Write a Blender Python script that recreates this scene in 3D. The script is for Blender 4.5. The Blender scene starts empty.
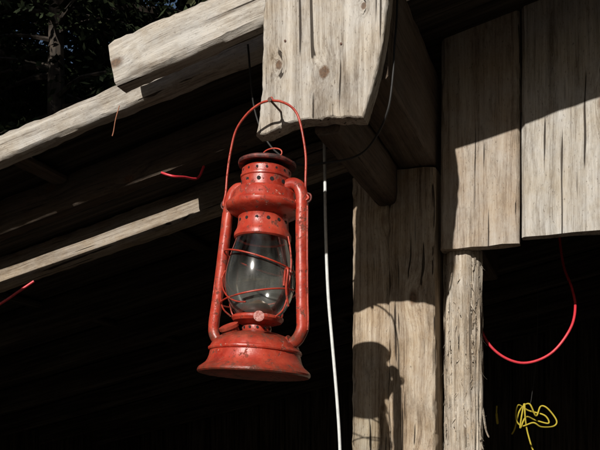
import bpy, bmesh, math, random
from mathutils import Vector, Matrix, noise
random.seed(7)
scene = bpy.context.scene
COL = scene.collection

# ------------------------------------------------------------ frames
O = Vector((-0.062, 1.3, 0))
E1 = Vector((math.sin(math.radians(20)), math.cos(math.radians(20)), 0))   # into the shed
E2 = Vector((math.cos(math.radians(20)), -math.sin(math.radians(20)), 0))  # along the gable, to the right
UP = Vector((0, 0, 1))
PITCH = 0.215
def B(s, r, z): return O + E1*s + E2*r + UP*z
def roofz(r): return 2.223 + PITCH*r          # rafter centre height
RN = (UP - E2*PITCH).normalized()

# ------------------------------------------------------------ node helpers
def newmat(name):
    m = bpy.data.materials.new(name); m.use_nodes = True
    nt = m.node_tree
    b = nt.nodes['Principled BSDF']
    return m, nt, b
def N(nt, t, **kw):
    n = nt.nodes.new(t)
    for k, v in kw.items(): setattr(n, k, v)
    return n
def setin(nt, sock, v):
    if isinstance(v, bpy.types.NodeSocket): nt.links.new(v, sock)
    else: sock.default_value = v
def math_(nt, op, a, b=0.0, c=None, clamp=False):
    n = N(nt, 'ShaderNodeMath', operation=op); n.use_clamp = clamp
    setin(nt, n.inputs[0], a); setin(nt, n.inputs[1], b)
    if c is not None: setin(nt, n.inputs[2], c)
    return n.outputs[0]
def vmath(nt, op, a, b):
    n = N(nt, 'ShaderNodeVectorMath', operation=op)
    setin(nt, n.inputs[0], a); setin(nt, n.inputs[1], b)
    return n.outputs['Value'] if op in ('DISTANCE', 'LENGTH', 'DOT_PRODUCT') else n.outputs['Vector']
def noise_(nt, vec, scale=1.0, detail=5, rough=0.6, dist=0.0):
    n = N(nt, 'ShaderNodeTexNoise')
    nt.links.new(vec, n.inputs['Vector'])
    n.inputs['Scale'].default_value = scale; n.inputs['Detail'].default_value = detail
    n.inputs['Roughness'].default_value = rough; n.inputs['Distortion'].default_value = dist
    return n.outputs['Fac']
def ramp(nt, f, stops):
    n = N(nt, 'ShaderNodeValToRGB'); nt.links.new(f, n.inputs[0])
    e = n.color_ramp.elements
    while len(e) < len(stops): e.new(0.5)
    for i, (p, c) in enumerate(stops):
        e[i].position = p
        e[i].color = (c, c, c, 1) if isinstance(c, (int, float)) else (*c, 1)
    return n.outputs['Color']
def mix(nt, f, a, b, mode='MIX'):
    n = N(nt, 'ShaderNodeMix', data_type='RGBA', blend_type=mode)
    setin(nt, n.inputs[0], f)
    for s, v in ((n.inputs[6], a), (n.inputs[7], b)):
        if isinstance(v, bpy.types.NodeSocket): nt.links.new(v, s)
        else: s.default_value = (*v, 1)
    return n.outputs[2]

def wood(name, dark, mid, light, grey=0.5, knots=(), rndknots=True, crack=1.0, bump=1.0, stain=(0.11,0.08,0.055), stainamt=0.7, crackt=0.315):
    m, nt, b = newmat(name)
    tc = N(nt, 'ShaderNodeTexCoord'); oi = N(nt, 'ShaderNodeObjectInfo')
    rnd = math_(nt, 'MULTIPLY', oi.outputs['Random'], 23.0)
    base = tc.outputs['Object']
    vec = vmath(nt, 'ADD', base, rnd)
    kmask = None; push = None
    for (kx, ky, kz, kr) in knots:
        d = vmath(nt, 'DISTANCE', vmath(nt, 'MULTIPLY', base, (0.75, 1, 0.0)), (kx*0.75, ky, 0.0))
        g = math_(nt, 'EXPONENT', math_(nt, 'MULTIPLY', math_(nt, 'POWER', math_(nt, 'DIVIDE', d, kr*2.0), 2.0), -1.0))
        wob = math_(nt, 'ADD', d, math_(nt, 'MULTIPLY', math_(nt, 'SUBTRACT', noise_(nt, base, 160, 2), 0.5), kr*0.8))
        k = math_(nt, 'SUBTRACT', 1.0, math_(nt, 'DIVIDE', wob, kr), clamp=True)
        k = math_(nt, 'MULTIPLY', k, 3.0, clamp=True)
        kmask = k if kmask is None else math_(nt, 'MAXIMUM', kmask, k)
        push = g if push is None else math_(nt, 'ADD', push, g)
    if rndknots:
        v = N(nt, 'ShaderNodeTexVoronoi'); nt.links.new(vmath(nt, 'MULTIPLY', vec, (4.5, 8, 8)), v.inputs['Vector'])
        v.inputs['Scale'].default_value = 1.0
        dd = v.outputs['Distance']
        g = math_(nt, 'EXPONENT', math_(nt, 'MULTIPLY', math_(nt, 'POWER', math_(nt, 'DIVIDE', dd, 0.2), 2.0), -1.0))
        k = math_(nt, 'MULTIPLY', math_(nt, 'SUBTRACT', 0.09, dd, clamp=True), 22.0, clamp=True)
        kmask = k if kmask is None else math_(nt, 'MAXIMUM', kmask, k)
        push = g if push is None else math_(nt, 'ADD', push, g)
    gv = vec
    if push is not None:
        cmb = N(nt, 'ShaderNodeCombineXYZ')
        pv = math_(nt, 'MULTIPLY', push, 0.012)
        nt.links.new(pv, cmb.inputs[1]); nt.links.new(pv, cmb.inputs[2])
        gv = vmath(nt, 'ADD', vec, cmb.outputs[0])
    warp = noise_(nt, vmath(nt, 'MULTIPLY', vec, (3, 7, 7)), 1, 1)
    c2 = N(nt, 'ShaderNodeCombineXYZ'); w = math_(nt, 'MULTIPLY', warp, 0.012)
    nt.links.new(w, c2.inputs[1]); nt.links.new(w, c2.inputs[2])
    gv = vmath(nt, 'ADD', gv, c2.outputs[0])
    broad = noise_(nt, vmath(nt, 'MULTIPLY', gv, (1.4, 46, 46)), 1, 3)
    fig = noise_(nt, vmath(nt, 'MULTIPLY', gv, (4.5, 170, 170)), 1, 6, 0.72)
    fib = noise_(nt, vmath(nt, 'MULTIPLY', gv, (34, 520, 520)), 1, 4, 0.75)
    blot = noise_(nt, vec, 13, 7, 0.75)
    t = math_(nt, 'ADD', math_(nt, 'MULTIPLY', broad, 0.26), math_(nt, 'MULTIPLY', fig, 0.38))
    t = math_(nt, 'ADD', t, math_(nt, 'ADD', math_(nt, 'MULTIPLY', fib, 0.22), math_(nt, 'MULTIPLY', blot, 0.14)))
    col = ramp(nt, t, [(0.395, dark), (0.475, mid), (0.585, light)])
    gy = ramp(nt, blot, [(0.36, 0.0), (0.62, 1.0)])
    hsv = N(nt, 'ShaderNodeHueSaturation'); nt.links.new(col, hsv.inputs['Color'])
    hsv.inputs['Saturation'].default_value = 0.4; hsv.inputs['Value'].default_value = 0.95
    col = mix(nt, math_(nt, 'MULTIPLY', gy, grey), col, hsv.outputs[0])
    st = ramp(nt, noise_(nt, vmath(nt, 'MULTIPLY', vec, (7, 30, 30)), 1, 7, 0.8), [(0.50, 0.0), (0.70, stainamt)])
    col = mix(nt, st, col, stain)
    sp = ramp(nt, noise_(nt, vmath(nt, 'MULTIPLY', vec, (170, 380, 380)), 1, 3, 0.6), [(0.63, 0.0), (0.70, 0.6)])
    col = mix(nt, sp, col, (0.06, 0.045, 0.035))
    cr = noise_(nt, vmath(nt, 'MULTIPLY', gv, (3.6, 120, 120)), 1, 1.5, 0.5)
    crk = math_(nt, 'MULTIPLY', math_(nt, 'SUBTRACT', crackt, cr, clamp=True), 30.0*crack, clamp=True)
    col = mix(nt, math_(nt, 'MULTIPLY', crk, 0.9), col, (0.025, 0.017, 0.012))
    if kmask is not None:
        kc = ramp(nt, noise_(nt, vec, 220, 3), [(0.3, (0.04, 0.02, 0.012)), (0.7, (0.17, 0.085, 0.04))])
        col = mix(nt, math_(nt, 'MULTIPLY', kmask, 0.8), col, kc)
    nt.links.new(col, b.inputs['Base Color'])
    b.inputs['Roughness'].default_value = 0.88
    b.inputs['Specular IOR Level'].default_value = 0.15
    h = math_(nt, 'ADD', math_(nt, 'MULTIPLY', fig, 0.7), math_(nt, 'MULTIPLY', fib, 0.4))
    h = math_(nt, 'SUBTRACT', h, math_(nt, 'MULTIPLY', crk, 0.9))
    bp = N(nt, 'ShaderNodeBump'); nt.links.new(h, bp.inputs['Height'])
    bp.inputs['Distance'].default_value = 0.0022*bump; bp.inputs['Strength'].default_value = 1.0
    nt.links.new(bp.outputs[0], b.inputs['Normal'])
    return m

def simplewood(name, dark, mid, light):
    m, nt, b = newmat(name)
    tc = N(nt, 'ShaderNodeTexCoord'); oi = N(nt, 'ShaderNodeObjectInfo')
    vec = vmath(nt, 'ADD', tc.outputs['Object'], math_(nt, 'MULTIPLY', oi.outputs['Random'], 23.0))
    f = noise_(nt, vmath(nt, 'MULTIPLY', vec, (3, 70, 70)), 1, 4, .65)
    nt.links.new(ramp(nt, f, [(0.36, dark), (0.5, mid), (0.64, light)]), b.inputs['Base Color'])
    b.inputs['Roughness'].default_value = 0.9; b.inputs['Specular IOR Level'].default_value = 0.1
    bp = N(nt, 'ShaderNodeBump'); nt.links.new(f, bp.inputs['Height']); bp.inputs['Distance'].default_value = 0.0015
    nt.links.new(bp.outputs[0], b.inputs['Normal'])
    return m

W_LIGHT = wood('wood_weathered', (0.15,0.12,0.092), (0.37,0.32,0.262), (0.56,0.505,0.43), 0.9, crackt=0.33)
W_POST = wood('wood_post', (0.095,0.060,0.034), (0.34,0.25,0.165), (0.55,0.45,0.33), 0.45, crack=1.2, crackt=0.335)
W_GABLE = wood('wood_gable', (0.17,0.12,0.082), (0.37,0.29,0.215), (0.50,0.42,0.33), 0.6, crackt=0.325)
W_GABLE2 = wood('wood_gable_grey', (0.18,0.145,0.11), (0.39,0.34,0.275), (0.56,0.505,0.43), 0.9, stain=(0.13,0.10,0.072), crackt=0.325)
W_DARK = simplewood('wood_interior', (0.014,0.011,0.009), (0.034,0.027,0.021), (0.06,0.05,0.04))  # interior shade is partly put into this near-black base colour
W_MID = wood('wood_shade', (0.035,0.024,0.017), (0.075,0.053,0.038), (0.13,0.095,0.068), 0.5)  # for beams in shade: base colour darkened to deepen it
W_RAFT = wood('wood_rafter', (0.10,0.072,0.048), (0.26,0.20,0.14), (0.42,0.34,0.25), 0.6)
W_BARK = wood('wood_stripped_log', (0.16,0.11,0.072), (0.43,0.345,0.25), (0.68,0.59,0.47), 0.6, rndknots=False, crack=1.8, bump=2.2, crackt=0.34)

# ------------------------------------------------------------ mesh helpers
def obj_from(name, verts, faces, mat, smooth=30, parent=None, M=None):
    me = bpy.data.meshes.new(name); me.from_pydata([tuple(v) for v in verts], [], faces)
    bm = bmesh.new(); bm.from_mesh(me); bmesh.ops.recalc_face_normals(bm, faces=bm.faces); bm.to_mesh(me); bm.free()
    if smooth:
        for p in me.polygons: p.use_smooth = True
        me.set_sharp_from_angle(angle=math.radians(smooth))
    if mat: me.materials.append(mat)
    o = bpy.data.objects.new(name, me); COL.objects.link(o)
    if M is not None: o.matrix_world = M
    if parent: o.parent = parent
    return o

def frame(origin, X, Z):
    X = X.normalized(); Y = Z.cross(X).normalized(); Z = X.cross(Y).normalized()
    M = Matrix((X, Y, Z)).transposed().to_4x4(); M.translation = origin
    return M

def beam(name, p0, p1, w, h, up, mat, parent, rough=0.0012, cham=0.004, step=0.03, wane=1.0):
    L = (p1-p0).length; n = max(2, int(L/step)); seed = random.random()*50
    hw, hh, c = w/2, h/2, min(cham, w*0.2, h*0.2)
    ring = []
    def side(a, b_, k=5):
        return [(a[0]+(b_[0]-a[0])*i/k, a[1]+(b_[1]-a[1])*i/k) for i in range(k)]
    cs = [(-hw+c,-hh),(hw-c,-hh),(hw,-hh+c),(hw,hh-c),(hw-c,hh),(-hw+c,hh),(-hw,hh-c),(-hw,-hh+c)]
    for i in range(8):
        ring += side(cs[i], cs[(i+1) % 8], 5 if i % 2 == 0 else 1)
    m = len(ring); V = []; F = []
    for i in range(n+1):
        x = L*i/n
        for (y, z) in ring:
            q = Vector((x*6, y*40, z*40)) + Vector((seed, seed, seed))
            d = noise.noise(q)*rough + noise.noise(Vector((x*3+seed, y*8, z*8)))*rough*1.5
            ed = (abs(y) > hw-c*1.2) and (abs(z) > hh-c*1.2)
            if ed: d -= (abs(noise.noise(Vector((x*22+seed, y*30, z*30)))) + abs(noise.noise(Vector((x*70+seed, y*30, z*30))))*0.6)*c*1.1*wane
            rr = math.hypot(y, z) or 1
            V.append((x + (noise.noise(q*1.3)*0.003 if i in (0, n) else 0), y + y/rr*d*1.3, z + z/rr*d*1.3))
    for i in range(n):
        for j in range(m):
            a = i*m+j; b_ = i*m+(j+1) % m
            F.append((a, b_, b_+m, a+m))
    F.append(tuple(range(m))); F.append(tuple(range(n*m, n*m+m)))
    return obj_from(name, V, F, mat, 35, parent, frame(p0, (p1-p0), up))

def catmull(pts, k=8):
    P = [Vector(p) for p in pts]; P = [2*P[0]-P[1]] + P + [2*P[-1]-P[-2]]; out = []
    for i in range(1, len(P)-2):
        for j in range(k):
            t = j/k; a, b_, c, d = P[i-1], P[i], P[i+1], P[i+2]
            out.append(0.5*((2*b_)+(c-a)*t+(2*a-5*b_+4*c-d)*t*t+(3*b_-a-3*c+d)*t**3))
    out.append(P[-2]); return out

def sweep(name, pts, rad, mat, parent=None, n=10, k=8, closed=False, smoothpts=True, squash=1.0, dent=0.0):
    P = catmull(pts, k) if smoothpts else [Vector(p) for p in pts]
    V = []; F = []; U = None
    for i, p in enumerate(P):
        if closed: t = (P[(i+1) % len(P)]-P[i-1]).normalized()
        else: t = (P[min(i+1, len(P)-1)]-P[max(i-1, 0)]).normalized()
        if U is None: U = t.orthogonal().normalized()
        else: U = (U - t*U.dot(t)).normalized()
        W = t.cross(U)
        r = rad[i*(len(rad)-1)//max(1, len(P)-1)] if isinstance(rad, (list, tuple)) else rad
        for j in range(n):
            a = 2*math.pi*j/n
            v = p + U*math.cos(a)*r + W*math.sin(a)*r*squash
            if dent: v = v + (v-p).normalized()*noise.noise(v*70)*dent
            V.append(v)
    L = len(P)
    for i in range(L if closed else L-1):
        for j in range(n):
            a = i*n+j; b_ = i*n+(j+1) % n; i2 = ((i+1) % L)*n
            F.append((a, b_, i2+(j+1) % n, i2+j))
    if not closed:
        F.append(tuple(range(n))); F.append(tuple(range((L-1)*n, L*n)))
    return obj_from(name, V, F, mat, 50, parent)

def lathe(name, prof, mat, parent=None, n=64, smooth=28, dent=0.0):
    V = []; F = []
    for (r, z) in prof:
        for j in range(n):
            a = 2*math.pi*j/n
            rr = r + (noise.noise(Vector((math.cos(a)*2, math.sin(a)*2, z*30)))*dent + noise.noise(Vector((math.cos(a)*6, math.sin(a)*6, z*90)))*dent*0.35 if r > 0.02 else 0)
            V.append((rr*math.cos(a), rr*math.sin(a), z))
    for i in range(len(prof)-1):
        for j in range(n):
            F.append((i*n+j, i*n+(j+1) % n, (i+1)*n+(j+1) % n, (i+1)*n+j))
    o = obj_from(name, V, F, mat, smooth, parent)
    bm = bmesh.new(); bm.from_mesh(o.data)
    bmesh.ops.remove_doubles(bm, verts=bm.verts, dist=1e-5); bm.to_mesh(o.data); bm.free()
    return o

def empty(name, loc=(0, 0, 0)):
    e = bpy.data.objects.new(name, None); COL.objects.link(e); e.location = loc; e.empty_display_size = 0.1
    return e

# ------------------------------------------------------------ the shed
shed = empty('wooden_shed')
def rafter(name, s, r0, r1, w, h, mat, dz=0.0, **kw):
    return beam(name, B(s, r0, roofz(r0)+dz), B(s, r1, roofz(r1)+dz), w, h, RN, mat, shed, **kw)
rafter('rafter_front', 0.0, -0.272, 0.093, 0.038, 0.078, W_LIGHT, cham=0.005, rough=0.002, step=0.012)
rafter('rafter_second', 0.10, -3.0, 3.0, 0.04, 0.052, W_LIGHT, dz=0.004, rough=0.002, step=0.02)
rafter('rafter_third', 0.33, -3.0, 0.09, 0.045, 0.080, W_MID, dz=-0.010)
rafter('rafter_lit', 0.64, -3.0, 3.0, 0.045, 0.086, W_RAFT, dz=0.002, step=0.02)
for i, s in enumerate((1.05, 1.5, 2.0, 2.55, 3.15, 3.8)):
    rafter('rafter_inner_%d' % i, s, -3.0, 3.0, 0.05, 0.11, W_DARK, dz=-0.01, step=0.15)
# roof boards run with the slope, laid on the rafters; a gap is added, shaped to throw a strip of sun on a rafter
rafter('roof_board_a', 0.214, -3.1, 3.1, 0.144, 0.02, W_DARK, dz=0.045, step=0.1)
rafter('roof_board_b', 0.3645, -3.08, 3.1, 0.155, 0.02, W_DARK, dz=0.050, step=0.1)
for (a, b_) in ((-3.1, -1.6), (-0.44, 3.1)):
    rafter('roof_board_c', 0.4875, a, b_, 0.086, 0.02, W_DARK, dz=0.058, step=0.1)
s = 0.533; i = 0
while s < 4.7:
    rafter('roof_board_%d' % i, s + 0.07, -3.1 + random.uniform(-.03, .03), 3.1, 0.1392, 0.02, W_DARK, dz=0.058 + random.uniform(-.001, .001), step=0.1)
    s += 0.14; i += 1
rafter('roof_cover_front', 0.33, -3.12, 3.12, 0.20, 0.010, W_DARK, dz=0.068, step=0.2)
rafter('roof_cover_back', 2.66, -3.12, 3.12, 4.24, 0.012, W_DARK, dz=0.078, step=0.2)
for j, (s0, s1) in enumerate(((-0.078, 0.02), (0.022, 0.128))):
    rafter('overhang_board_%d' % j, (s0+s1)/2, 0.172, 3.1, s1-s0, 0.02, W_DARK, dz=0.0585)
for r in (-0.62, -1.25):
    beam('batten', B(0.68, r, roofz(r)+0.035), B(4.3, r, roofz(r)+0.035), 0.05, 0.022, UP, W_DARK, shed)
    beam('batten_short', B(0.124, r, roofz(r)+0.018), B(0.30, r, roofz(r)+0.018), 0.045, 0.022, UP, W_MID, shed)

def prism(name, outline, depth, mat, M, parent, jitter=0.0008, seg=0.004):
    pts = []
    for a, b_ in zip(outline, outline[1:]+outline[:1]):
        L = math.hypot(b_[0]-a[0], b_[1]-a[1]); k = max(1, int(L/seg))
        for i in range(k):
            q = (a[0]+(b_[0]-a[0])*i/k, a[1]+(b_[1]-a[1])*i/k)
            pts.append((q[0]+noise.noise(Vector((q[0]*90, q[1]*90, 1)))*jitter*2.4, q[1]+noise.noise(Vector((q[0]*60, q[1]*60, 9)))*jitter*2))
    n = len(pts)
    cx = sum(p[0] for p in pts)/n; cy = sum(p[1] for p in pts)/n
    def shr(p, d):
        v = Vector((p[0]-cx, p[1]-cy)); L = v.length
        return (p[0]-v.x/L*d, p[1]-v.y/L*d)
    V = []
    for z, d in ((0, 0), (depth-0.004, 0), (depth-0.0012, 0.001), (depth, 0.003)):
        for p in pts:
            q = shr(p, d + (abs(noise.noise(Vector((p[0]*120, p[1]*120, z*50))))*0.0025 if d else 0)); V.append((q[0], q[1], z))
    F = []
    for k in range(3):
        for j in range(n): F.append((k*n+j, k*n+(j+1) % n, (k+1)*n+(j+1) % n, (k+1)*n+j))
    F.append(tuple(range(n))); F.append(tuple(range(3*n, 4*n)))
    return obj_from(name, V, F, mat, 30, parent, M)
Ms = frame(B(-0.022, 0.10, 2.15), UP, -E1)
sgn = 1 if ((-E1).cross(UP)).dot(E2) > 0 else -1
def sl(r, z): return (z-2.15, sgn*(r-0.10))
outl = [sl(0.026, 2.30), sl(0.024, 2.19), sl(0.021, 2.12), sl(0.020, 2.06), sl(0.016, 2.02), sl(0.011, 1.991), sl(0.03, 1.991),
        sl(0.06, 2.001), sl(0.09, 2.004), sl(0.13, 2.002), sl(0.165, 1.997), sl(0.184, 1.994), sl(0.192, 2.015), sl(0.202, 2.05), sl(0.210, 2.085), sl(0.216, 2.12), sl(0.221, 2.16),
        sl(0.226, 2.20), sl(0.228, 2.25), sl(0.222, 2.30)]
def kn(r, z, rad): a = sl(r, z); return (a[0], a[1], 0, rad)
W_SLAB = wood('wood_slab', (0.16,0.122,0.085), (0.39,0.33,0.262), (0.58,0.515,0.43), 0.8,
              knots=[kn(0.123, 2.072, 0.009), kn(0.05, 2.095, 0.006), kn(0.185, 2.16, 0.005)], rndknots=False, crack=1.1, crackt=0.33)
prism('hanging_slab', outl, 0.028, W_SLAB, Ms, shed)

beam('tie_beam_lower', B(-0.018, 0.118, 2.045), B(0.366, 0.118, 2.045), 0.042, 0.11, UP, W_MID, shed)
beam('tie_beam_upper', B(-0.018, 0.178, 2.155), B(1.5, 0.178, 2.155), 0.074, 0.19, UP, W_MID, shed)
beam('main_post', B(0.452, 0.082, -0.05), B(0.452, 0.082, 2.056), 0.078, 0.164, E1, W_POST, shed, rough=0.002, cham=0.005, step=0.015)
beam('main_post_half', B(0.4495, 0.1685, -0.05), B(0.4495, 0.1685, 2.058), 0.0935, 0.166, E1, W_POST, shed, rough=0.002, cham=0.005, step=0.015)
beam('gable_board_0', B(0.396, 0.299, 1.896), B(0.396, 0.299, 2.55), 0.151, 0.03, E1, W_GABLE, shed, step=0.015)
r = 0.377
for j, w in enumerate((0.235, 0.20, 0.24, 0.21, 0.25, 0.2, 0.24, 0.22, 0.24, 0.22)):
    beam('gable_board_%d' % (j+1), B(0.392, r+w/2, 1.906), B(0.392, r+w/2, 2.6+0.1*j), w-0.002, 0.03, E1, W_GABLE2 if j % 2 == 0 else W_GABLE, shed, step=0.02)
    r += w
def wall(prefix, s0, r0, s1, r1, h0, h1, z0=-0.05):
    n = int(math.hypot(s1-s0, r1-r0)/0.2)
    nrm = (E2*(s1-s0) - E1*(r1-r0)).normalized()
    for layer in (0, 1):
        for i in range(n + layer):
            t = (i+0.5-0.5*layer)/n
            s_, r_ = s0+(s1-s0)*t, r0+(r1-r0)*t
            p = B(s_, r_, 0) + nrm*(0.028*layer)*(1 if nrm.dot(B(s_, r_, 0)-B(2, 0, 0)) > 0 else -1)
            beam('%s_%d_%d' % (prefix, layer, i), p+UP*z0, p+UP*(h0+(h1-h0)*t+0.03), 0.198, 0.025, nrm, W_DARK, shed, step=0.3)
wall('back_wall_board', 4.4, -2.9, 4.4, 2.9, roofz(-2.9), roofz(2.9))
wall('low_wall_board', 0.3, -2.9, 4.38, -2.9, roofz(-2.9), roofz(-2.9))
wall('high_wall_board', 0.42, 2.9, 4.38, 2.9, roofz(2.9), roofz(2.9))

def log_post():
    c = B(0.436, 0.259, 0); n = 72; V = []; F = []; H = 170; ztop = 1.90
    for i in range(H+1):
        z = -0.05 + (ztop+0.05)*i/H
        for j in range(n):
            a = 2*math.pi*j/n
            x, y = math.cos(a), math.sin(a)
            r = 0.038 + 0.004*noise.noise(Vector((x*1.6, y*1.6, z*3))) + 0.004*noise.noise(Vector((x*7, y*7, z*6))) + 0.003*noise.noise(Vector((x*18, y*18, z*10)))
            r += 0.002*noise.noise(Vector((x*40, y*40, z*9)))
            V.append((z+0.0, x*r, y*r))
    for i in range(H):
        for j in range(n): F.append((i*n+j, i*n+(j+1) % n, (i+1)*n+(j+1) % n, (i+1)*n+j))
    F.append(tuple(range(n))); F.append(tuple(range(H*n, H*n+n)))
    obj_from('stripped_log_post', V, F, W_BARK, 45, shed, frame(c, UP, E1))
    V = []; F = []
    for k in range(520):
        z = random.uniform(1.2, 1.89); a = random.uniform(math.radians(-160), math.radians(20))
        d = (E2*math.cos(a) + E1*math.sin(a)); tan = (E2*-math.sin(a) + E1*math.cos(a))
        L = random.uniform(0.006, 0.028); w = random.uniform(0.0006, 0.0022)
        up = random.choice((-1, 1, -1)); out = random.uniform(0.05, 0.6 if random.random() < .2 else .2)
        base = c + d*0.037 + UP*z; tw = random.uniform(-.4, .4)
        mid = base + UP*up*L*.6 + d*L*out*.3 + tan*L*tw*.3; q = base + UP*up*L + d*L*out + tan*L*tw
        b0 = len(V); V += [base-tan*w, base+tan*w, mid+tan*w*.8, mid-tan*w*.8, q+tan*w*.3, q-tan*w*.3]; F += [(b0, b0+1, b0+2, b0+3), (b0+3, b0+2, b0+4, b0+5)]
    obj_from('torn_fibres', V, F, W_BARK, 0, shed)
    # strips of bark peeling away from the right-hand side
    for (a0, z0_, L, o_) in ((-8, 1.60, .075, .012), (-25, 1.56, .06, .008)):
        a = math.radians(a0); d = (E2*math.cos(a) + E1*math.sin(a))
        p = c + d*0.036 + UP*z0_
        sweep('peeling_strip', [p+UP*.02-d*.003, p, p-UP*L*.4+d*o_*.5, p-UP*L*.8+d*o_*.9, p-UP*L+d*o_*1.4], [0.004, .0045, .004, .003, .0012], W_BARK, shed, n=8, squash=0.3)
log_post()

m, nt, b = newmat('rusty_steel'); NAIL = m
b.inputs['Base Color'].default_value = (0.09, 0.045, 0.03, 1); b.inputs['Roughness'].default_value = 0.7; b.inputs['Metallic'].default_value = 0.4
pn = Vector((-0.045, 1.192, 2.022))
sweep('nail', [pn, pn+E1*0.055], 0.0016, NAIL, shed, smoothpts=False)
sweep('nail_head', [pn+E1*-0.001, pn+E1*0.001], 0.0035, NAIL, shed, smoothpts=False)
for (r_, z_) in ((0.06, 2.13), (0.15, 2.11)):
    q = B(-0.0505, r_, z_)
    sweep('slab_nail', [q-E1*0.0008, q+E1*0.01], 0.0018, NAIL, shed, smoothpts=False)

# ------------------------------------------------------------ lantern
def paint():
    m, nt, b = newmat('worn_red_paint')
    tc = N(nt, 'ShaderNodeTexCoord'); v = tc.outputs['Object']
    n1 = noise_(nt, v, 26, 7, 0.7); n2 = noise_(nt, v, 85, 9, 0.78); n3 = noise_(nt, v, 420, 3)
    c = ramp(nt, n1, [(0.3, (0.20, 0.014, 0.008)), (0.5, (0.38, 0.034, 0.017)), (0.72, (0.50, 0.075, 0.040))])
    du = ramp(nt, noise_(nt, v, 60, 9, 0.8), [(0.52, 0.0), (0.78, 0.40)])
    c = mix(nt, du, c, (0.46, 0.18, 0.11))
    ru = ramp(nt, n2, [(0.56, 0.0), (0.605, 1.0)])
    rc = ramp(nt, n3, [(0.3, (0.045, 0.014, 0.009)), (0.7, (0.19, 0.055, 0.025))])
    c = mix(nt, math_(nt, 'MULTIPLY', ru, 0.88), c, rc)
    ch = ramp(nt, noise_(nt, vmath(nt, 'ADD', v, (3, 5, 1)), 52, 8, 0.75), [(0.64, 0.0), (0.655, 1.0)])
    c = mix(nt, math_(nt, 'MULTIPLY', ch, 0.8), c, (0.58, 0.40, 0.32))
    sep = N(nt, 'ShaderNodeSeparateXYZ'); nt.links.new(v, sep.inputs[0]); z = sep.outputs[2]
    lo = math_(nt, 'SUBTRACT', 1.0, math_(nt, 'DIVIDE', z, 0.022), clamp=True)
    up = math_(nt, 'SUBTRACT', 1.0, math_(nt, 'DIVIDE', math_(nt, 'ABSOLUTE', math_(nt, 'SUBTRACT', z, 0.056)), 0.016), clamp=True)
    lo = math_(nt, 'MAXIMUM', lo, math_(nt, 'MULTIPLY', up, 1.0))
    lo = math_(nt, 'MULTIPLY', lo, ramp(nt, n2, [(0.36, 0.2), (0.52, 1.0)]))
    c = mix(nt, math_(nt, 'MULTIPLY', lo, 0.85), c, (0.11, 0.036, 0.02))
    nt.links.new(c, b.inputs['Base Color'])
    ro = math_(nt, 'ADD', math_(nt, 'MULTIPLY', n1, 0.4), 0.18)
    ro = math_(nt, 'ADD', ro, math_(nt, 'MULTIPLY', ru, 0.35)); nt.links.new(ro, b.inputs['Roughness'])
    bp = N(nt, 'ShaderNodeBump'); hh = math_(nt, 'SUBTRACT', math_(nt, 'MULTIPLY', n1, 0.6), math_(nt, 'MULTIPLY', ru, 0.25))
    hh = math_(nt, 'ADD', hh, math_(nt, 'MULTIPLY', n3, 0.12))
    nt.links.new(hh, bp.inputs['Height']); bp.inputs['Distance'].default_value = 0.0013; bp.inputs['Strength'].default_value = 0.7
    nt.links.new(bp.outputs[0], b.inputs['Normal'])
    return m
RED = paint()
m, nt, b = newmat('sooty_steel'); SOOT = m
tc = N(nt, 'ShaderNodeTexCoord')
nt.links.new(ramp(nt, noise_(nt, tc.outputs['Object'], 70, 7, .7), [(0.4, (0.03, 0.014, 0.012)), (0.52, (0.10, 0.025, 0.02)), (0.64, (0.24, 0.045, 0.035))]), b.inputs['Base Color'])
b.inputs['Roughness'].default_value = 0.6; b.inputs['Metallic'].default_value = 0.1
m, nt, b = newmat('old_brass'); BRASS = m
b.inputs['Base Color'].default_value = (0.22, 0.12, 0.05, 1); b.inputs['Roughness'].default_value = 0.5; b.inputs['Metallic'].default_value = 0.8
m, nt, b = newmat('knob_pale'); KNOB = m
tc = N(nt, 'ShaderNodeTexCoord')
nt.links.new(ramp(nt, noise_(nt, tc.outputs['Object'], 260, 4, .7), [(0.4, (0.34, 0.09, 0.07)), (0.6, (0.56, 0.29, 0.26))]), b.inputs['Base Color']); b.inputs['Roughness'].default_value = 0.55
m, nt, b = newmat('hole_shade_black'); HOLE = m
b.inputs['Base Color'].default_value = (0.01, 0.008, 0.008, 1); b.inputs['Roughness'].default_value = 0.9
GL = bpy.data.materials.new('dusty_glass'); GL.use_nodes = True; nt = GL.node_tree; nt.nodes.clear()
out = N(nt, 'ShaderNodeOutputMaterial'); tr = N(nt, 'ShaderNodeBsdfTransparent'); tr.inputs[0].default_value = (0.95, 0.965, 0.955, 1)
df = N(nt, 'ShaderNodeBsdfDiffuse'); df.inputs[0].default_value = (0.50, 0.50, 0.45, 1)
gs = N(nt, 'ShaderNodeBsdfGlossy'); gs.inputs['Roughness'].default_value = 0.11
tc = N(nt, 'ShaderNodeTexCoord'); sp = N(nt, 'ShaderNodeSeparateXYZ'); nt.links.new(tc.outputs['Object'], sp.inputs[0])
du = noise_(nt, vmath(nt, 'MULTIPLY', tc.outputs['Object'], (40, 40, 14)), 1, 3, .5)
low = math_(nt, 'DIVIDE', math_(nt, 'SUBTRACT', 0.175, sp.outputs[2]), 0.085, clamp=True)
f = math_(nt, 'ADD', math_(nt, 'MULTIPLY', low, 0.12), math_(nt, 'MULTIPLY', math_(nt, 'SUBTRACT', du, 0.35, clamp=True), 0.24))
m1 = N(nt, 'ShaderNodeMixShader'); nt.links.new(f, m1.inputs[0]); nt.links.new(tr.outputs[0], m1.inputs[1]); nt.links.new(df.outputs[0], m1.inputs[2])
fr = N(nt, 'ShaderNodeFresnel'); fr.inputs[0].default_value = 1.5
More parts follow.
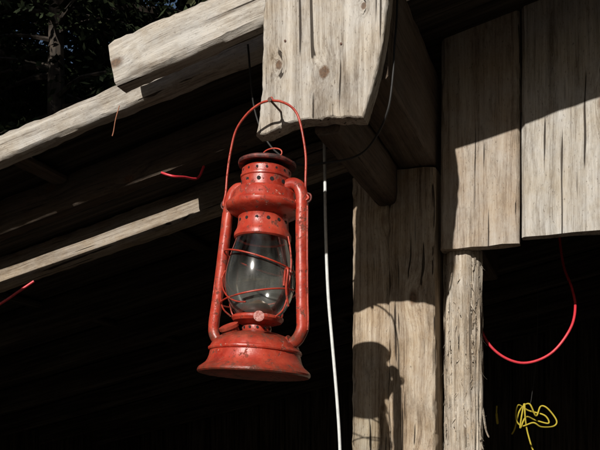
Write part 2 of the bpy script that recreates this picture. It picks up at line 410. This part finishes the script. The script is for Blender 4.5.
m2 = N(nt, 'ShaderNodeMixShader'); nt.links.new(math_(nt, 'MULTIPLY', fr.outputs[0], 1.7, clamp=True), m2.inputs[0]); nt.links.new(m1.outputs[0], m2.inputs[1]); nt.links.new(gs.outputs[0], m2.inputs[2])
nt.links.new(m2.outputs[0], out.inputs[0])

lan = empty('kerosene_lantern')
mm = 0.001
def P_(l): return [(r*mm, z*mm) for r, z in l]
lathe('fuel_tank', P_([(0,5),(60,5),(78,1),(83,0),(85,2),(85,5),(83,8),(79,11),(74,15),(70.5,20),(68.5,26),(67.6,33),(69.6,34.4),(70.2,36.4),(69.6,38.6),(67.2,40.5),(65,46),(60,52),(52,57),(44,60),(34,63),(24,65),(20,66)]), RED, lan, dent=0.0022)
lathe('burner', P_([(21,64),(22,70),(21,75),(27,77),(36,80),(39,84),(39,87),(35,89),(30,90),(22,92),(14,100),(10,110),(3,113),(0,113)]), RED, lan)
lathe('burner_cone', P_([(24,90),(23,98),(16,107),(7,112),(0,112.5)]), BRASS, lan)
lathe('globe', P_([(30,89),(34,92),(41,100),(48,114),(52,130),(52.6,142),(51,158),(47.5,176),(43,192),(39,205),(37,213)]), GL, lan, n=96, smooth=180)
lathe('globe_collar', P_([(34,204),(41,203),(43,205),(43,210),(41,214),(39,218),(37.5,228),(38,236),(40,240)]), RED, lan, dent=0.0009)
lathe('air_chamber', P_([(38,236),(46,240),(53,244),(56,247),(57,250),(57,253),(55,256),(51,258),(49.5,262),(48.5,270),(45,275),(40,277),(36,278)]), RED, lan, dent=0.0014)
lathe('chimney', P_([(37,276),(37,292),(38.5,293.5),(38.5,296),(37,297.5),(37,306),(34,309),(30,309),(30,280)]), RED, lan, dent=0.0012)
lathe('chimney_inner', P_([(26,290),(25,318)]), SOOT, lan)
lathe('chimney_cap', P_([(24,316),(36,314),(43,313),(44,315),(43.5,318),(38,321),(28,324),(12,327),(0,328)]), SOOT, lan, dent=0.0015)
for sx in (1, -1):
    pts = [(30,282),(44,285),(54,281),(60,270),(62.5,250),(65,210),(68.5,160),(72,115),(75,84),(75,68),(69,55),(58,47),(46,43)]
    sweep('side_tube', [(sx*x*mm, 0, z*mm) for x, z in pts], 0.0095, RED, lan, n=20, k=8, squash=0.85, dent=0.0009)
    sweep('tube_foot', [(sx*60*mm, 0, 50*mm), (sx*52*mm, 0, 45*mm)], 0.0125, RED, lan, n=16, smoothpts=False)
    sweep('tube_seam', [(sx*(x+8.6)*mm, 0, z*mm) for x, z in pts[4:10]], 0.0014, RED, lan, n=8, k=6)
    sweep('ear_loop', [(sx*(69*mm) + 0.007*math.cos(a*math.pi/9), 0.001, 262*mm+0.007*math.sin(a*math.pi/9)) for a in range(18)], 0.0014, SOOT, lan, n=8, closed=True, smoothpts=False)
    sweep('ear_bracket', [(sx*52*mm, 0, 258*mm), (sx*64*mm, 0, 260*mm)], 0.003, RED, lan, n=8, smoothpts=False)
bl = [(-69,-2,258),(-72,0,264),(-69,0,280),(-69.5,2,310),(-66,2,345),(-58,1,376),(-40,0,398),(-19,0,411),(-4,0,414),(-1,0,417),(1,0,417),(4,0,413),(16,0,410),(33,0,401),(46,0,386),(54.5,2,360),(61.5,4,325),(64,3,290),(67,0,270),(72,0,262),(68,-2,257)]
sweep('bail_handle', [(x*mm, y*mm, z*mm) for x, y, z in bl], 0.0018, RED, lan, n=10, k=8)
sweep('cap_ring', [(0.010+0.016*math.cos(a*math.pi/12), -0.004, 0.331+0.008*math.sin(a*math.pi/12)) for a in range(24)], 0.0011, RED, lan, n=8, closed=True, smoothpts=False)
def guard(h0, tilt, rad, ph):
    pts = []
    for a in range(48):
        t = a*2*math.pi/48
        pts.append((rad*math.cos(t), rad*math.sin(t), h0 + tilt*math.cos(t-ph)))
    sweep('guard_ring', pts, 0.0013, RED, lan, n=8, closed=True, smoothpts=False)
guard(0.168, 0.014, 0.0555, math.radians(200))
guard(0.116, 0.012, 0.0565, math.radians(20))
for a in (-150, -20, 70, 165):
    t = math.radians(a)
    prof = [(40, 86), (52, 96), (57, 118), (57, 145), (55, 168), (50, 188), (44, 206)]
    if a in (-150,):
        prof = [(40,86),(52,96),(57,112),(57,122)]
    sweep('guard_wire', [(r_*mm*math.cos(t+i*0.05), r_*mm*math.sin(t+i*0.05), z*mm) for i, (r_, z) in enumerate(prof)], 0.0013, RED, lan, n=8)
sweep('guard_wire_diagonal', [(57*mm*math.cos(math.radians(a)), 57*mm*math.sin(math.radians(a)), z*mm) for a, z in ((-172, 158), (-150, 140), (-130, 122), (-112, 108), (-95, 101), (-80, 100))], 0.0012, RED, lan, n=8)
sweep('lift_lever', [(0.058, -0.016, 0.10), (0.056, -0.022, 0.125), (0.058, -0.024, 0.15), (0.052, -0.020, 0.152), (0.050, -0.018, 0.13)], 0.0018, RED, lan, n=8)
kd = Vector((0.50, -0.87, 0)).normalized()
kp = kd*0.070 + Vector((0, 0, 0.078))
sweep('wick_shaft', [kd*0.018+Vector((0, 0, 0.078)), kp], 0.0016, BRASS, lan, n=8, smoothpts=False)
sweep('wick_knob', [kp-kd*0.002, kp, kp+kd*0.003, kp+kd*0.0032, kp+kd*0.0012, kp+kd*0.001], [0.0072, 0.0078, 0.0076, 0.0056, 0.005, 0.001], KNOB, lan, n=20, smoothpts=False)
fc = Vector((-0.02, -0.043, 0.060)); fd = Vector((-0.2, -0.45, 0.87)).normalized()
sweep('filler_cap', [fc-fd*0.004, fc+fd*0.004, fc+fd*0.0045, fc+fd*0.009, fc+fd*0.010], [0.013, 0.013, 0.015, 0.015, 0.012], RED, lan, n=24, smoothpts=False)
def holes(h, rad, n, hr, ph=0):
    for k in range(n):
        t = 2*math.pi*k/n+ph; d = Vector((math.cos(t), math.sin(t), 0)); c = d*rad + Vector((0, 0, h*mm))
        sweep('vent_hole_disc', [c-d*0.002, c+d*0.0004], hr, HOLE, lan, n=14, smoothpts=False)  # solid black disc stands in for the shade inside a punched hole
holes(285, 0.037, 12, 0.0030, 0.2); holes(228, 0.0378, 14, 0.0025); holes(302, 0.037, 16, 0.0018, 0.1)
holes(70, 0.0222, 12, 0.002)
lan.matrix_world = Matrix.Translation((-0.069, 1.2, 1.6115)) @ Matrix.Rotation(0.062, 4, 'Y') @ Matrix.Rotation(math.radians(-25), 4, 'Z')

# ------------------------------------------------------------ cables and ropes
def plastic(name, col, rough=0.4):
    m, nt, b = newmat(name); tc = N(nt, 'ShaderNodeTexCoord')
    n_ = noise_(nt, tc.outputs['Object'], 90, 5, .7)
    c = mix(nt, ramp(nt, n_, [(0.45, 0.0), (0.75, 0.5)]), col, tuple(x*0.45 for x in col))
    nt.links.new(c, b.inputs['Base Color']); b.inputs['Roughness'].default_value = rough
    return m
WHITE = plastic('white_sheath', (0.66, 0.67, 0.66)); REDP = plastic('red_sheath', (0.58, 0.035, 0.05)); BLK = plastic('black_sheath', (0.014, 0.012, 0.011), 0.6); YEL = plastic('yellow_fibre', (0.46, 0.36, 0.03), 0.8)
sweep('white_electric_cable', [(0.052,1.74,2.21),(0.0535,1.75,2.15),(0.0547,1.75,2.084),(0.056,1.75,1.99),(0.059,1.75,1.894),(0.063,1.75,1.82),(0.070,1.75,1.74),(0.081,1.75,1.61),(0.0875,1.75,1.5),(0.09,1.75,1.35),(0.07,1.75,1.1),(0.04,1.74,0.7),(0.0,1.73,0.3),(-0.02,1.75,0.01)], 0.0036, WHITE, n=12)
sweep('black_cable', [B(.02,.2195,2.32), B(.02,.2195,2.19), B(.006,.2185,2.12), B(.0,.217,2.07), B(.005,.207,2.02), B(.03,.175,1.985), B(.05,.14,1.975), B(.05,.09,1.972), (0.0,1.36,1.985), (-0.05,1.40,2.03), (-0.08,1.41,2.10), (-0.09,1.38,2.2)], 0.0018, BLK, n=10)
sweep('red_cable', [(0.37,1.68,2.05),(0.369,1.68,1.90),(0.366,1.68,1.82),(0.382,1.675,1.745),(0.416,1.67,1.70),(0.466,1.665,1.681),(0.52,1.66,1.70),(0.560,1.66,1.75),(0.578,1.68,1.80),(0.584,1.72,1.85),(0.59,1.80,1.93),(0.59,1.85,2.1)], 0.0028, REDP, n=12)
sweep('red_cable', [(-1.5,2.05,0.0),(-1.35,2.04,0.8),(-1.15,2.0,1.5),(-0.95,2.0,1.74),(-0.83,2.0,1.82),(-0.75,2.0,1.865),(-0.705,2.0,1.895),(-0.665,2.0,1.922)], 0.0032, REDP, n=12)
sweep('red_cable', [(-0.263,1.52,2.027),(-0.25,1.515,2.021),(-0.237,1.515,2.018),(-0.222,1.53,2.022),(-0.20,1.56,2.03),(-0.19,1.58,2.06)], 0.0024, REDP, n=10)
k = 0.0025
def yp(px, pz, dy=0): return ((px)*k, 2.0+dy, 1.5+pz*k)
yr = [(212,16,0),(216,22,.01),(221,40,.01),(228,46,-.01),(236,34,0),(243,44,.02),(250,42,.02),(259,30,.02),(256,24,.02),(240,23,-.01),(231,27,-.02),(222,24,0),(216,31,0),(219,45,.01),(232,40,.03),(247,35,.02),(251,27,.02),(238,30,.02),(226,33,0),(219,22,-.01),(223,46,-.01),(224,33,-.01),(227,20,0),(231,5,0),(234,-5,0),(238,-40,0),(230,-90,0)]
sweep('yellow_rope', [yp(*q) for q in yr], 0.0020, YEL, n=8)
sweep('hanging_string', [(0.60,2.0,2.25),(0.595,2.0,1.95),(0.592,2.0,1.75),(0.58,2.0,1.64),(0.575,2.0,1.612)], 0.0008, BLK, n=8)
sweep('yellow_strap', [(0.492,2.0,1.61),(0.49,1.995,1.59),(0.494,2.0,1.565)], [0.002,0.003,0.002], YEL, n=8)
sweep('orange_twine', [(-0.325,1.44,2.12),(-0.332,1.44,2.095),(-0.336,1.442,2.075),(-0.338,1.44,2.065)], 0.0009, plastic('orange_twine', (0.35, 0.14, 0.08), .8), n=6)

# ------------------------------------------------------------ ground
m, nt, b = newmat('forest_soil'); tc = N(nt, 'ShaderNodeTexCoord'); v = tc.outputs['Object']
c = ramp(nt, noise_(nt, v, 0.8, 8, .65), [(0.35, (0.026, 0.019, 0.013)), (0.55, (0.045, 0.033, 0.022)), (0.7, (0.035, 0.042, 0.018))])
nt.links.new(c, b.inputs['Base Color']); b.inputs['Roughness'].default_value = 0.95
V = []; F = []; G = 80
for i in range(G+1):
    for j in range(G+1):
        u, w = (i/G*2-1), (j/G*2-1); x, y = u*abs(u)*250, w*abs(w)*250
        d = max(0, math.hypot(x, y)-8)
        V.append((x, y, noise.noise(Vector((x*.05, y*.05, 0)))*min(1.2, d*.05) + noise.noise(Vector((x*.6, y*.6, 2)))*0.03*min(1, d*.3)))
for i in range(G):
    for j in range(G): F.append((i*(G+1)+j, (i+1)*(G+1)+j, (i+1)*(G+1)+j+1, i*(G+1)+j+1))
obj_from('ground', V, F, m, 180)

# ------------------------------------------------------------ conifers
m, nt, b = newmat('conifer_needles'); tc = N(nt, 'ShaderNodeTexCoord')
c = ramp(nt, noise_(nt, tc.outputs['Object'], 2.5, 3, .7), [(0.3, (0.008, 0.013, 0.005)), (0.55, (0.022, 0.032, 0.011)), (0.75, (0.045, 0.045, 0.017))])
nt.links.new(c, b.inputs['Base Color']); b.inputs['Roughness'].default_value = 0.8; b.inputs['Specular IOR Level'].default_value = 0.2; NEED = m
m, nt, b = newmat('conifer_bark'); tc = N(nt, 'ShaderNodeTexCoord')
c = ramp(nt, noise_(nt, vmath(nt, 'MULTIPLY', tc.outputs['Object'], (9, 9, 2)), 2, 4, .7), [(0.35, (0.02, 0.015, 0.011)), (0.65, (0.07, 0.052, 0.038))])
nt.links.new(c, b.inputs['Base Color']); b.inputs['Roughness'].default_value = 0.9; BARKM = m
def tree_mesh(name, H, R, z0, seed, nb=130, sprig=48):
    rg = random.Random(seed); V = []; F = []; MI = []
    def tube(pts, r0, r1, n=6):
        b0 = len(V)
        for i, p in enumerate(pts):
            t = (pts[min(i+1, len(pts)-1)]-pts[max(0, i-1)]).normalized(); U = t.orthogonal().normalized(); W = t.cross(U)
            r = r0+(r1-r0)*i/(len(pts)-1)
            for j in range(n):
                a = 2*math.pi*j/n; V.append(p+U*math.cos(a)*r+W*math.sin(a)*r)
        for i in range(len(pts)-1):
            for j in range(n):
                F.append((b0+i*n+j, b0+i*n+(j+1) % n, b0+(i+1)*n+(j+1) % n, b0+(i+1)*n+j)); MI.append(1)
    tube([Vector((noise.noise(Vector((seed, i, 0)))*.12, noise.noise(Vector((seed, i, 5)))*.12, H*i/10)) for i in range(11)], 0.016*H, 0.01, 10)
    for i in range(nb):
        h = z0 + (H-z0)*((i+rg.random())/nb)**0.9
        f = (H-h)/(H-z0); L = R*(0.12+0.88*f**0.8)*rg.uniform(.65, 1.1); a = rg.random()*6.283
        d = Vector((math.cos(a), math.sin(a), 0)); pts = []
        for q in range(6):
            t = q/5; pts.append(Vector((0, 0, h)) + d*L*t + Vector((0, 0, L*(0.15*t-0.38*t*t))) + Vector((rg.uniform(-.04, .04), rg.uniform(-.04, .04), 0))*L*t)
        tube(pts, 0.022*L+0.006, 0.004, 5)
        for q in range(int(sprig*(0.35+f))):
            t = rg.uniform(.12, 1.0)**0.8; x = t*5; i0 = min(4, int(x)); p = pts[i0].lerp(pts[i0+1], x-i0)
            side = d.cross(UP)*rg.choice((-1, 1)); dr = (side*rg.uniform(.3, 1)+d*rg.uniform(.1, .9)+UP*rg.uniform(-.7, .2)).normalized()
            l = L*0.30*(1.1-t*.6)*rg.uniform(.5, 1.1)+0.06
            for z in range(4):
                c0 = p + dr*l*(z+.5)/4; w = rg.uniform(.014, .036); ll = rg.uniform(.07, .15)
                dd = (dr + Vector((rg.uniform(-.7, .7), rg.uniform(-.7, .7), rg.uniform(-.8, .3)))).normalized(); s_ = dd.orthogonal().normalized()
                s_ = Matrix.Rotation(rg.random()*3.14, 3, dd) @ s_
                b0 = len(V); V.extend([c0, c0+dd*ll*.5+s_*w, c0+dd*ll, c0+dd*ll*.5-s_*w]); F.append((b0, b0+1, b0+2, b0+3)); MI.append(0)
    me = bpy.data.meshes.new(name); me.from_pydata([tuple(v) for v in V], [], F)
    me.materials.append(NEED); me.materials.append(BARKM); me.polygons.foreach_set('material_index', MI)
    return me
T = [tree_mesh('conifer_mesh_a', 13, 3.0, 1.2, 3), tree_mesh('conifer_mesh_b', 10, 2.6, 0.8, 11), tree_mesh('conifer_mesh_c', 16, 3.4, 2.5, 21)]
def tree(i, x, y, s=1.0, rz=None):
    o = bpy.data.objects.new('conifer_tree', T[i]); COL.objects.link(o); o.location = (x, y, -0.1); o.scale = (s, s, s)
    o.rotation_euler = (0, 0, random.random()*6.28 if rz is None else rz)
for (i, x, y, s_) in [(1,-5.2,8.2,1),(0,-3.2,10.5,1),(2,-6.5,13,1.1),(0,-8.5,9,1),(2,-2.0,14,1.1),(0,1.5,11,1.1),(2,4.5,12.5,1.1),(0,8,9.5,1.1),(2,-11,15,1.2),(2,-5,19,1.3),(2,0.5,18,1.3),(2,-9,21,1.3),(2,6,18,1.3),
                    (0,-4.4,11.8,1.2),(2,-7.2,16.5,1.3),(2,-3.4,16.5,1.3),(0,-6.2,10.6,1.2),(2,-13,19,1.3),(2,-10,12,1.2),(2,-1.2,11.8,1.2),(2,-5.6,22,1.6),(2,-2.6,20,1.5),(2,-8.5,18.5,1.5),
                    (1,-8,4.5,1),(2,-8.2,0.5,1.25),(2,-10.5,2.5,1.4),(2,-14,7,1.1),(2,-8.6,-4.5,1.15),(2,-11.5,-1.5,1.5),(2,-12,-7,1.4),(2,-14,-2,1.4),(2,-6.1,-2.4,.8),  # left side: mostly unseen trees, added to shade the backdrop and block sky
                    (1,7.0,3.5,1.1),(2,6.2,0.6,1.4),(2,5.6,-3.2,1.3),(2,2.9,-6.2,1.15),(2,6.5,-7.5,1.4),(2,1.6,-10.5,1.3),(2,9.5,-4,1.5),(2,4.6,-11.5,1.5),(2,10,-9,1.4),(2,10.5,1.5,1.4),(2,-15,-12,1.2),(2,2,-16,1.4),  # right and behind the camera: unseen trees added to block skylight
                    (2,4.6,-1.4,.95),(2,4.2,-4.8,1.15),(2,8,-1.5,1.6),(2,7.5,-5.5,1.6),(2,3.6,-8.4,1.3),  # more unseen trees, added to darken the shaded boards
                    (1,-5.5,-13,0.6),(1,-8,-13.5,0.7),(0,-3.2,-15,0.6),(0,-6.8,-17,0.6),(1,-10,-16,.9),(2,9,6,1.1),(2,11,12,1.2)]:
    tree(i, x, y, s_)

# ------------------------------------------------------------ light, sky, camera
sd = Vector((0.45, 1.0, -0.55)).normalized()
sun = bpy.data.lights.new('sun', 'SUN'); sun.energy = 5.0; sun.angle = math.radians(0.5); sun.color = (1.0, 0.955, 0.88)
so = bpy.data.objects.new('sun', sun); COL.objects.link(so); so.rotation_euler = sd.to_track_quat('-Z', 'Y').to_euler(); so.location = (-4, -9, 8)
w = bpy.data.worlds.new('World'); scene.world = w; w.use_nodes = True; nt = w.node_tree
sky = N(nt, 'ShaderNodeTexSky', sky_type='NISHITA'); sky.sun_disc = False
sky.sun_elevation = math.asin(-sd.z); sky.sun_rotation = math.atan2(-sd.x, -sd.y)
nt.links.new(sky.outputs[0], nt.nodes['Background'].inputs[0]); nt.nodes['Background'].inputs[1].default_value = 0.05
cam = bpy.data.cameras.new('camera'); cam.lens = 48; cam.sensor_width = 36; cam.shift_y = 0.375; cam.clip_start = 0.02; cam.clip_end = 1000
co = bpy.data.objects.new('camera', cam); COL.objects.link(co); co.location = (0, 0, 1.5); co.rotation_euler = (math.radians(90), 0, 0)
scene.camera = co
scene.view_settings.view_transform = 'Standard'; scene.view_settings.look = 'None'; scene.view_settings.exposure = 0
